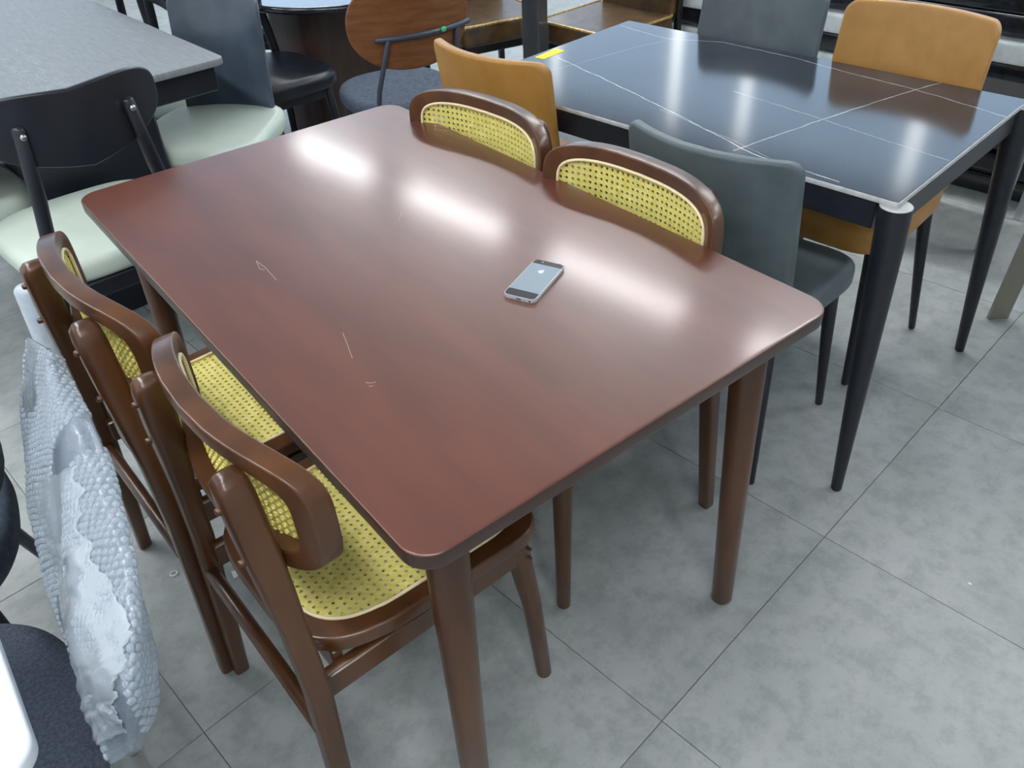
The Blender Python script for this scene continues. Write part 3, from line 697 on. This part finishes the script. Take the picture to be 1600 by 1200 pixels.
# bubbles over the film
V, F = [], []
def bubble(p, nv, r):
    x, y = frame_at(nv); o = len(V)
    for h, q in ((-.001, 1.0), (.0018, .84), (.0029, .42)):
        for k in range(7): a = 6.28319*k/7; V.append(p+(x*math.cos(a)+y*math.sin(a))*r*q+nv*h)
    for L in range(2):
        for k in range(7): F.append((o+L*7+k, o+L*7+(k+1) % 7, o+L*7+7+(k+1) % 7, o+L*7+7+k))
    F.append(tuple(o+14+k for k in range(7)))
def surf(a, b):
    i = min(int(a), len(rings)-2); fa = a-i; k = int(b) % K; fb = b-int(b); k2 = (k+1) % K
    return rings[i][k]*(1-fa)*(1-fb)+rings[i+1][k]*fa*(1-fb)+rings[i][k2]*(1-fa)*fb+rings[i+1][k2]*fa*fb
row = 0; a = 1.0
while a < len(rings)-2:
    i = int(a); per = [0.0]
    for k in range(K): per.append(per[-1]+(rings[i][(k+1) % K]-rings[i][k]).length)
    nb = int(per[-1]/.0128); step = (rings[min(i+1, len(rings)-1)][K//3]-rings[i][K//3]).length
    kk = 0
    for q in range(nb):
        s_ = (q+.5*(row % 2))/nb*per[-1]
        while kk < K-1 and per[kk+1] < s_: kk += 1
        b = kk+(s_-per[kk])/max(1e-6, per[kk+1]-per[kk])
        p = surf(a, b); du = surf(min(a+.3, len(rings)-1.01), b)-p; dv = surf(a, b+.3)-p
        nv = du.cross(dv)
        if nv.length < 1e-9: continue
        nv.normalize()
        cpt = toloc((Tc[i]+Bc[i])/2)
        if nv.dot(p-cpt) < 0: nv = -nv
        (bubble(p, nv, .0058) if noise.noise(p*7+Vector((3, 1, 0))) > -.22 else None)
    a += max(.12,   .0114/max(step, 1e-4)); row += 1
bb = obj('bubbles', V, F, 'bubble', wrap, angle=80); bb['kind'] = 'stuff'
# crumpled flap of film down the side
V, F = [], []
sgn = 1 if rings[40][K//4].x > rings[40][3*K//4].x else -1      # local +x is the outer, left hand side
NR, NC = 90, 16
for i in range(NR):
    a_ = 20+i*44/NR
    b0 = 4.5+2.2*math.sin(i*.10)+1.6*noise.noise(Vector((i*.22, 0, 0)))+.9*noise.noise(Vector((i*.8, 3, 0))); b1 = 17+2.5*noise.noise(Vector((i*.2, 7, 0)))
    for k in range(NC):
        b_ = (sgn*(b0+(b1-b0)*k/(NC-1))) % K; p = surf(a_, b_); cpt = toloc((Tc[int(a_)]+Bc[int(a_)])/2)
        lift = .005+.006*abs(noise.noise(Vector((i*.16, k*.35, 2))))+(.004 if k == 0 else 0)
        V.append(p+(p-cpt).normalized()*lift+noise.noise_vector(Vector((i*.4, k*.9, 5)))*.0022)
for i in range(NR-1):
    for k in range(NC-1): F.append((i*NC+k, i*NC+k+1, i*NC+NC+1+k, i*NC+NC+k))
o = obj('loose_flap', V, F, 'flap', wrap); md = o.modifiers.new('thickness', 'SOLIDIFY'); md.thickness = .0012

# neighbour felt chair at the left frame edge
nc = thing('felt_chair', 'dark blue-grey fabric chair in thin film, cut by the left frame edge', 'chair', (-1.025, .20, 0), math.radians(170))
v, f = slab(superell(.225, .235, 2.6, 80), .42, .50, .028, lambda a, b, t: Vector((a, b, t))); obj('seat', v, f, 'navy', nc)
for sx, sy in ((1, 1), (1, -1), (-1, 1), (-1, -1)):
    v, f = tube([(sx*.19, sy*.25, .006), (sx*.13, sy*.13, .42)], [.012, .015], 12); obj('leg', v, f, 'rod', nc)
v, f = slab(superell(.22, .16, 3, 60), -.02, .02, .012, lambda a, b, t: Vector((-.24+t-.08*b+.06*(a/.22)**2, a, .72+b)), K=6); obj('backrest', v, f, 'navy', nc)
# white table corner
wh = thing('white_table', 'white lacquered table, only its rounded corner in the lower left of the frame', 'table', (-.850, -.632, 0), math.radians(0))
v, f = slab(rrect(-.75, 0, 0, .58, .035, 8), .735, .76, .006, K=1); obj('table_top', v, f, 'white_top', wh)
for x, y in ((-.68, .08), (-.68, .50)):
    v, f = tube([(x, y, .006), (x, y, .735)], .022, 14); obj('leg', v, f, 'white_metal', wh)

# ---------------------------------------------------------------- bits on the floor
def scrap(name, label, loc, pts, h=.002):
    o = obj(name, *slab(pts, 0, h, .0005, K=1, steps=1), 'litter'); o.location = loc; tag(o, label, 'litter', 'white scraps on the floor')
o = obj('plastic_ring', *closed_tube([(.008*math.cos(6.28319*k/20), .008*math.sin(6.28319*k/20), .0018) for k in range(20)], .0018), 'litter'); o.location = (-.60, .259, 0)
tag(o, 'tiny white ring lying on the floor under the cane chairs', 'litter', 'white scraps on the floor')
scrap('paper_scrap', 'square white scrap on the floor behind the nearest cane chair leg', (-.485, .16, 0), [(-.009, -.012), (.008, -.010), (.010, .009), (-.006, .012)])
scrap('paper_scrap', 'sliver of white scrap on the floor between two cane chair legs', (-.545, .168, 0), [(-.006, -.004), (.006, -.004), (.005, .004), (-.006, .003)])
scrap('paper_scrap', 'speck of white scrap on the open floor at right', (.795, -.983, 0), [(-.003, -.004), (.004, -.003), (.003, .004), (-.003, .003)])
